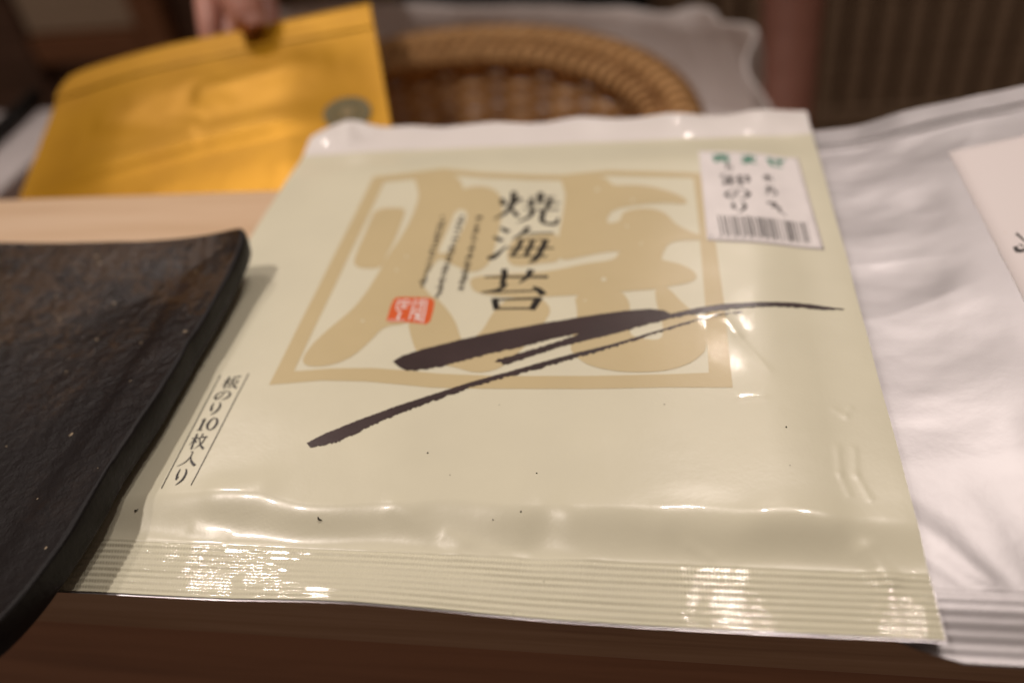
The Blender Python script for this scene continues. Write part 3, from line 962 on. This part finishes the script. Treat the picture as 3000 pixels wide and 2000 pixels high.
# underside down to the foot
np_ = len(prof)
N = len(rim)
for k in range(N):
    for q in range(np_ - 1):
        l = (k + 1) % N
        Fc.append((k * np_ + q + 1, l * np_ + q + 1, l * np_ + q, k * np_ + q))
base0 = len(V)
for (i, j) in rim:
    a, b = -1 + 2 * i / (n - 1), -1 + 2 * j / (n - 1)
    x, y, z = plate_top(a, b)
    V.append((cx + (x - cx) * .58, cy + (y - cy) * .58, Z0 + .0006))
for k in range(N):
    l = (k + 1) % N
    Fc.append((base0 + k, base0 + l, l * np_ + np_ - 1, k * np_ + np_ - 1))
Fc.append(tuple(base0 + k for k in range(N))[::-1])
mesh('rim_wall', V, Fc, M['stone'], plate)

# ------------------------------------------------------------------ golden padded envelope held by the hand
env = empty('padded_envelope', (-0.08, 0.27, -.05))
tag(env, 'golden yellow padded mailing envelope held up behind the counter by a hand', 'envelope')
eTL, eTR = at_y(205, 196, .345), at_y(1085, 12, .352)
eBL0, eBR0 = at_y(52, 590, .250), at_y(1150, 395, .268)
def lerp(a, b, t): return a + (b - a) * t
eBL = eBL0 + (eBL0 - eTL) * .55
eBR = eBR0 + (eBR0 - eTR) * .45
e_n = (eTR - eTL).cross(eBL - eTL).normalized()
if e_n.z < 0: e_n = -e_n
def env_pt(a, b, side):
    aa, bb = a, b
    dro = .10 * max(0, 1 - a / .42) ** 2 * sstep(.55, 1.0, b)      # drooping left shoulder
    bb -= dro * .55
    # rounded corner
    if a < .06 and b > .9: aa += .03 * (1 - a / .06) * ((b - .9) / .1) ** 2
    p = lerp(lerp(eBL, eBR, aa), lerp(eTL, eTR, aa), bb)
    e = min(a, 1 - a) * .20; f = min(1 - b, b) * .14
    pil = sstep(.0, .060, e) * sstep(.0, .050, f)
    h = .0052 * pil
    if side > 0:
        h += pil * (.0007 * nz(a * 6, b * 5, 2.0) + .00030 * nz(a * 18, b * 14, 5.0))
        # fold lines of the padding
        for (a0, b0, a1, b1, am, wu, wl) in ((.06, .365, .52, .420, .0026, .085, .040), (.52, .420, .98, .440, .0024, .085, .040), (.20, .62, .50, .50, .0010, .05, .05), (.50, .66, .85, .72, .0008, .06, .05)):
            dx, dy = a1 - a0, (b1 - b0)
            t_ = (a - a0) / dx
            tc = max(0, min(1, t_))
            db = b - (b0 + dy * tc)
            en = math.exp(-(max(0, abs(t_ - .5) - .5) / .05) ** 2)
            h = max(h, h * .0 + pil * .0052 + am * en * math.exp(-(db / (wu if db > 0 else wl)) ** 2) * pil) if wu > .08 else h + am * en * math.exp(-(db / (wu if db > 0 else wl)) ** 2) * pil
        h += .0006 * sstep(.855, .885, b) * (1 - sstep(.985, 1.0, b))
    else:
        h = -.0008 - .0040 * pil
    return p + e_n * h
nu, nv = 90, 80
V, Fc = grid(nu, nv, lambda i, j: env_pt(i / (nu - 1), j / (nv - 1) * .885, 1))
mesh('front_sheet', V, Fc, M['kraft'], env)
V, Fc = grid(nu, nv, lambda i, j: env_pt(i / (nu - 1), j / (nv - 1), -1))
mesh('back_sheet', V, [f[::-1] for f in Fc], M['kraft'], env)
V, Fc = grid(nu, 14, lambda i, j: env_pt(i / (nu - 1), .868 + .132 * j / 13, 1) + e_n * .0009)
mesh('flap', V, Fc, M['kraft'], env)
# round printed emblem on the lower right of the envelope
def env_hit(px, py):
    d = ray(px, py)
    # intersect the mean plane
    p0 = eTL; k = (p0 - CAM).dot(e_n) / d.dot(e_n)
    return CAM + d * k
ec = env_hit(1012, 320)
eu = (eTR - eTL).normalized(); ev = e_n.cross(eu).normalized()
def env_ab(p):
    # solve a,b on the envelope by iteration
    best = None
    a, b = .8, .5; st = .25
    for _ in range(28):
        c = [(a + da * st, b + db * st) for da in (-1, 0, 1) for db in (-1, 0, 1)]
        c = [(min(max(x, 0), 1), min(max(y, 0), 1)) for x, y in c]
        a, b = min(c, key=lambda q: (env_pt(q[0], q[1], 1) - p - e_n * (env_pt(q[0], q[1], 1) - p).dot(e_n)).length)
        st *= .75
    return a, b
ea, eb = env_ab(ec)
def on_env(u, v, off):
    p = ec + eu * u + ev * v
    a, b = env_ab(p)
    return env_pt(a, b, 1) + e_n * off
re_ = .0108
def emblem_ring(name, r0, r1, mat, off, seg=36, sx=1.12):
    V = []
    for k in range(seg):
        an = 2 * math.pi * k / seg
        V.append(on_env(math.cos(an) * r0 * sx, math.sin(an) * r0, off)); V.append(on_env(math.cos(an) * r1 * sx, math.sin(an) * r1, off))
    Fc = [(2 * k, 2 * ((k + 1) % seg), 2 * ((k + 1) % seg) + 1, 2 * k + 1) for k in range(seg)]
    return mesh(name, V, Fc, mat, env)
emblem_ring('printed_emblem', re_ * .54, re_, M['emblem'], .0007)
emblem_ring('printed_emblem', re_ * .05, re_ * .50, M['emblem'], .0007, 24)
emblem_ring('emblem_centre', re_ * .0, re_ * .26, M['emblem_light'], .0010, 24)

# ------------------------------------------------------------------ woven basket in a plastic bag
BC = Vector((.013, .400, -.082)); BR = .1700
basket = empty('woven_basket', (BC.x, BC.y, -.163))
tag(basket, 'round woven brown rattan basket standing in a white plastic bag', 'basket')
def bpt(th, r, z): return Vector((BC.x + r * math.cos(th), BC.y + r * math.sin(th), z))
NS = 44
def wall_r(z):                       # flaring wall
    t_ = max(0, (z + .158) / .078)
    return .128 + (BR - .016 - .128) * t_ ** .8
rows = 14
for k in range(rows):
    z = -.156 + k * .0056
    seg = NS * 5
    pts = []
    for i in range(seg):
        th = 2 * math.pi * i / seg
        pts.append(bpt(th, wall_r(z) + .0034 * math.cos(NS / 2 * th + (math.pi if k % 2 else 0)), z + .0004 * nz(th * 6, k)))
    tube('woven_strand', pts, .0037, M['rat_c'] if k % 2 else M['rat_a'], basket, 6, True)
st0 = None
for i in range(NS):
    th = 2 * math.pi * (i + .5) / NS
    pts = [bpt(th, wall_r(-.158 + .079 * q / 6), -.158 + .079 * q / 6) for q in range(7)]
    tube('stake', pts, .0026, M['rat_b'], basket, 5)
# wrapped rim: two cores bound with a helical strand
for q, (dr, dz, rr) in enumerate(((-.012, -.005, .0100), (.0055, .0005, .0115))):
    pts = [bpt(2 * math.pi * i / 120, BR - .008 + dr, BC.z + dz - .003) for i in range(120)]
    tube('rim_core', pts, rr, M['rat_a'], basket, 8, True)
    pts = []
    turns = 84
    for i in range(turns * 8):
        th = 2 * math.pi * i / (turns * 8)
        ph = 2 * math.pi * turns * i / (turns * 8)
        pts.append(bpt(th, BR - .008 + dr + (rr + .0004) * math.cos(ph), BC.z + dz - .003 + (rr + .0004) * math.sin(ph)))
    tube('rim_binding', pts, .0023, M['rat_c'] if q else M['rat_b'], basket, 5, True)
# woven base: concentric coils
def base_disc():
    V, Fc = grid(90, 60, lambda i, j: bpt(2 * math.pi * i / 90, .001 + .129 * j / 59, -.1585 + .0012 * abs(math.sin(j * math.pi / 5)) + .0005 * math.cos(i * math.pi * 2 / 3)), True)
    return mesh('base', V, Fc, M['rat_c'], basket)
base_disc()

bag = empty('plastic_bag', (.03, .42, -.164))
tag(bag, 'open white plastic bag around the woven basket', 'plastic bag')
def bag_pt(th, t_, inner=False):
    c, s = math.cos(th), math.sin(th)
    e = 3.2
    k = (abs(c) ** e + abs(s) ** e) ** (-1 / e)
    hx, hy = .212, .204
    x = .028 + hx * k * c; y = .424 + hy * k * s
    # hem height: low in the middle of the far side, higher at its ends; front side folded down
    far = sstep(-.3, .4, s)
    tab = ((-.30, -.035), (-.1097, -.0602), (-.0869, -.0647), (.014, -.0769), (.0999, -.0863), (.1424, -.0860), (.1900, -.0800), (.2150, -.0660), (.28, -.050))
    hz = tab[0][1]
    for (xa, za), (xb, zb) in zip(tab, tab[1:]):
        if xa <= x <= xb: hz = za + (zb - za) * sstep(0, 1, (x - xa) / (xb - xa)) if False else za + (zb - za) * (x - xa) / (xb - xa)
    top = -.140 * (1 - far) + hz * far
    z = -.1635 + (top + .1635) * t_
    fl = t_ ** 1.2
    r = .010 * nz(c * 3.1 + 2, s * 3.1, t_ * 1.2) + .008 * nz(c * 8, s * 8, t_ * 2.5 + 4) * fl + .010 * fl * math.sin(5 * th + 2 * t_)
    r *= sstep(-.5, .1, s) * (.45 if s > .75 else 1)
    # the right side leans in towards its top, with a soft fold
    rt = sstep(.2, .8, c) * sstep(-.2, .3, s)
    x -= .014 * t_ * rt
    r += rt * (.0045 * math.sin(15 * th + 2.5 * t_) + .003 * math.sin(27 * th - 2 * t_)) * (.35 + .65 * t_)
    r += .010 * math.exp(-((th - .62) / .10) ** 2) * (1 - t_) * 1.5 - .012 * math.exp(-((th - .86) / .07) ** 2) * t_
    return Vector((x + c * r, y + s * r, z))
V, Fc = grid(300, 26, lambda i, j: bag_pt(2 * math.pi * i / 300, j / 25 * .84), True)
mesh('bag_wall', V, Fc, M['bag'], bag)
# doubled hem: inner and outer layer
def hem_pt(i, j):
    th = 2 * math.pi * i / 300
    q = [(.80, .0012), (.90, .0016), (.985, .0014), (1.0, 0), (.985, -.0014), (.90, -.0016), (.80, -.0012)][j]
    p = bag_pt(th, q[0])
    return p + Vector((math.cos(th), math.sin(th), 0)) * q[1]
V, Fc = grid(300, 7, hem_pt, True)
mesh('hem', V, Fc, M['bag'], bag)
V, Fc = grid(180, 6, lambda i, j: (lambda p: Vector((.028 + (p.x - .028) * j / 5, .424 + (p.y - .424) * j / 5, -.1635)))(bag_pt(2 * math.pi * i / 180, 0)), True)
mesh('bag_floor', V, Fc, M['bag'], bag)

# ------------------------------------------------------------------ white board and tray at the far left of the shelf
bd = box('white_board', (-.60, .300, -.1645), (-.312, .520, -.1000), M['white'], None, .003)
p1, p2 = at_z(-60, 450, -.097), at_z(112, 292, -.097)
tag(bd, 'white board lying behind the counter beside the golden envelope', 'board')
d_ = (p2 - p1).normalized()
pts = [p1 - d_ * .12 + Vector((0, 0, 0)), p1, p1.lerp(p2, .5), p2]
tube('black_rod', [Vector((p.x, p.y, -.0935)) for p in pts], .0065, M['black'], None, 12)
tag(bpy.data.objects['black_rod'], 'thin black rod lying across the white board', 'rod')

# ------------------------------------------------------------------ person behind the counter (forearms, hand, dark top)
person = empty('person', (0.0, .92, -1.0))
tag(person, 'person in black apron and wine red sleeves behind the counter holding the golden envelope', 'person')

def skin_mesh(name, verts, edges, root=0, sub=2, mat=None, parent=None):
    me = bpy.data.meshes.new(name + '_cage')
    me.from_pydata([v[0] for v in verts], edges, [])
    ob = bpy.data.objects.new(name + '_cage', me)
    COL.objects.link(ob)
    ob.modifiers.new('skin', 'SKIN').use_smooth_shade = True
    if not me.skin_vertices:
        me.attributes.new('skin', 'FLOAT', 'POINT')
    for k, v in enumerate(verts):
        sv = me.skin_vertices[0].data[k]
        r = v[1]
        sv.radius = r if isinstance(r, tuple) else (r, r)
        sv.use_root = (k == root)
    sb = ob.modifiers.new('sub', 'SUBSURF'); sb.levels = sub; sb.render_levels = sub
    dg = bpy.context.evaluated_depsgraph_get()
    out = bpy.data.meshes.new_from_object(ob.evaluated_get(dg))
    bpy.data.objects.remove(ob)
    out.materials.clear()
    out.materials.append(mat)
    return link(name, out, None, parent)

# joints of the holding hand
tip = at_y(752, 120, .337) + Vector((0, 0, .006))
ipj = at_y(704, 14, .352) + Vector((0, 0, .010))
mcp = at_y(668, -75, .382) + Vector((0, 0, .010))
cmc = at_y(705, -150, .420)
wri = at_y(770, -215, .468)
bv = []; be = []
def addv(p, r, link_to=None):
    bv.append((tuple(p), r))
    if link_to is not None: be.append((link_to, len(bv) - 1))
    return len(bv) - 1
pel = addv((0.0, .92, -.50), (.15, .11))
wst = addv((0.0, .92, -.22), (.135, .10), pel)
cst = addv((0.0, .92, .05), (.145, .105), wst)
uch = addv((0.0, .92, .22), (.12, .09), cst)
nck = addv((0.0, .91, .34), .055, uch)
# arm with the envelope (image left)
shl = addv((-.17, .91, .24), .055, uch)
ell = addv((-.215, .76, .06), .040, shl)
fal = addv(tuple(at_y(858, -118, .535)), .031, ell)
wrl = addv(tuple(wri), (.026, .022), fal)
palm = wri.lerp(mcp, .45) + Vector((.012, .0, -.006))
pml = addv(tuple(palm), (.032, .020), wrl)
# thumb
a = addv(tuple(cmc + Vector((.004, 0, .004))), .0135, pml)
a = addv(tuple(mcp), .0138, a)
a = addv(tuple(ipj), .0122, a)
a = addv(tuple(tip.lerp(ipj, .25)), .0112, a)
a = addv(tuple(tip), .0085, a)
# fingers curl under the envelope
under = -e_n * .022
for q, (kx, ky, ln) in enumerate(((608, 66, 1.0), (664, 84, 1.05), (716, 100, .98), (764, 104, .85))):
    kn = at_y(kx, ky - 150, .405) + Vector((0, 0, -.004 if q else .0))
    pip = at_y(kx, ky - 26, .362) + Vector((0, .002, -.004 - .004 * (q > 0)))
    dip = pip + (eBL0 - eTL).normalized() * .022 * ln - e_n * .014
    tp = dip + (eBL0 - eTL).normalized() * .020 * ln - e_n * .001
    a = addv(tuple(kn), .0105, pml)
    a = addv(tuple(pip), .0092, a)
    a = addv(tuple(dip), .0080, a)
    a = addv(tuple(tp), .0065, a)
# other arm hanging down at the image right
shr = addv((.17, .91, .24), .055, uch)
elr = addv((.290, .84, .02), .040, shr)
f1 = addv((.284, .75, -.12), .031, elr)
f2 = addv((.280, .68, -.215), .025, f1)
wrr = addv((.277, .65, -.262), (.024, .019), f2)
pmr = addv((.272, .630, -.305), (.032, .019), wrr)
for q in range(4):
    x = .245 + q * .019
    a = addv((x, .615, -.345), .0095, pmr)
    a = addv((x - .002, .600, -.378), .0085, a)
    a = addv((x - .004, .610, -.402), .0065, a)
a = addv((.239, .615, -.318), .011, pmr)
a = addv((.227, .598, -.345), .0095, a)
a = addv((.229, .590, -.366), .0075, a)
skin_mesh('body', bv, be, pel, 2, M['skin'], person)
# thumb nail
nl_c = tip.lerp(ipj, .20)
ax = (ipj - tip).normalized(); nn = (CAM - tip).normalized()
sd_ = ax.cross(Vector((0, .2, 1))).normalized(); nn = sd_.cross(ax).normalized()
if nn.z < 0: nn = -nn
V = []; Fc = []
for j in range(5):
    for i in range(5):
        u, v_ = (i - 2) / 2 * .0052 * (1 - .12 * abs(j - 2) / 2), (j - 2) / 2 * .0062
        V.append(nl_c + sd_ * u + ax * v_ + nn * (.0086 - 45 * u * u + (.0004 if j else -.0008)))
for j in range(4):
    for i in range(4):
        k = j * 5 + i; Fc.append((k, k + 1, k + 6, k + 5))
mesh('thumb_nail', V, Fc, M['nail'], person)
# clothing
cv = [((0.0, .92, -.62), (.20, .15)), ((0.0, .92, -.36), (.175, .135)), ((0.0, .92, -.16), (.158, .120)), ((0.0, .92, .06), (.168, .125)), ((0.0, .92, .23), (.14, .105)), ((0.0, .91, .31), .07),
      ((-.17, .91, .245), .070), ((-.197, .83, .145), .062), ((.17, .91, .245), .070), ((.225, .872, .125), .060)]
ce = [(0, 1), (1, 2), (2, 3), (3, 4), (4, 5), (4, 6), (6, 7), (4, 8), (8, 9)]
skin_mesh('black_shirt', cv, ce, 0, 2, M['cloth'], person)
cuff = at_y(858, -118, .535)
el = Vector((-.215, .76, .06))
skin_mesh('sleeve', [((-.195, .835, .15), .058), (tuple(el + Vector((0, 0, -.005))), .054), (tuple(el.lerp(cuff, .5)), .050), (tuple(cuff), .043)], [(0, 1), (1, 2), (2, 3)], 0, 2, M['sleeve'], person)
skin_mesh('sleeve', [((.225, .875, .13), .056), ((.290, .84, .02), .050), ((.287, .79, -.055), .044)], [(0, 1), (1, 2)], 0, 2, M['sleeve'], person)

# ------------------------------------------------------------------ back of the kitchen
tag(box('floor', (-2.2, .60, -1.12), (2.2, 1.75, -1.10), M['wood_dark']), kind='structure')
wall = box('back_wall', (-2.2, 1.46, -1.10), (2.2, 1.50, .60), M['slat']); tag(wall, kind='structure')
sl = empty('slatted_screen', (.4, 1.43, -1.10))
tag(sl, 'brown vertical slatted screen along the back wall', 'screen')
box('backing', (-.56, 1.436, -1.09), (1.60, 1.455, .40), M['slat'], sl)
me0 = None
for k in range(48):
    x = -.55 + k * .0445
    if me0 is None:
        o = box('slat', (0, 1.420, -1.09), (.030, 1.432, .40), M['slat'], sl, .003, 1)
        o.location.x += x; me0 = o
    else:
        c = me0.copy(); COL.objects.link(c); c.parent = sl
        c.matrix_parent_inverse = me0.matrix_parent_inverse.copy()
        c.location = me0.location.copy(); c.location.x = x
box('rail', (-.56, 1.408, -.62), (1.60, 1.4185, -.585), M['slat'], sl)
cab = empty('cabinet', (-.95, 1.3, -1.10))
tag(cab, 'low wooden cabinet with beige door panel at the far left', 'cabinet')
def cabx(px, y=1.22): return at_y(px, 40, y).x
x0, x1 = cabx(62), cabx(392)
box('carcass', (-1.9, 1.235, -1.095), (-.58, 1.39, -.02), M['wood_dark'], cab)
box('door_panel', (x0, 1.215, -.2800), (x1, 1.234, -.05), M['panel'], cab, .003)
box('stile', (x1 + .002, 1.205, -.62), (x1 + .055, 1.234, -.02), M['wood_red'], cab, .003)
box('stile', (x0 - .16, 1.205, -.62), (x0 - .004, 1.234, -.02), M['wood_dark'], cab, .003)
box('bottom_rail', (x0, 1.205, -.330), (x1, 1.234, -.283), M['wood_red'], cab, .003)
box('drawer_front', (x0, 1.210, -.60), (x1, 1.234, -.37), M['wood_dark'], cab, .003)

# ------------------------------------------------------------------ crumbs of seaweed on the film
def crumb(px, py, size, asp, rot, label, big=False):
    p = at_z(px, py, 0)
    z = zfilm(p.x, p.y)
    bm = bmesh.new()
    bmesh.ops.create_icosphere(bm, subdivisions=2, radius=1)
    rn = random.Random(int(px * 7 + py))
    for v in bm.verts:
        k = 1 + .35 * nz(v.co.x * 1.7 + px, v.co.y * 1.7, v.co.z)
        x, y = v.co.x * size * k, v.co.y * size * asp * k
        y += (x * x) / size * (.5 if big else .1)
        v.co = Vector((x * math.cos(rot) - y * math.sin(rot), x * math.sin(rot) + y * math.cos(rot), v.co.z * size * .22 + size * .2))
    o = from_bm('seaweed_crumb', bm, M['crumb'])
    o.location = (p.x, p.y, z + .0001)
    tag(o, label, 'crumb', 'seaweed crumbs on the packet')
crumb(930, 1511, .0009, .30, -.7, 'curved dark seaweed crumb on the cream film above the left part of the seal', True)
crumb(388, 1478, .0006, .5, .3, 'small dark seaweed crumb on the cream film beside the plate edge', True)
crumb(2303, 1252, .00026, .9, .3, 'round dark seaweed speck on the right part of the cream packet')
lab_sp = 'tiny dark seaweed speck on the plain cream film below the brush strokes'
for (x, y, s) in ((1253, 1326, .00026), (1572, 1383, .00022), (1525, 1493, .00026), (1442, 1511, .0002), (1318, 1390, .00014), (1946, 1186, .00015), (2314, 1364, .00015), (1588, 1671, .00016), (1497, 1768, .00016), (1463, 1186, .00016)):
    crumb(x, y, s, .8, x * .1, lab_sp)
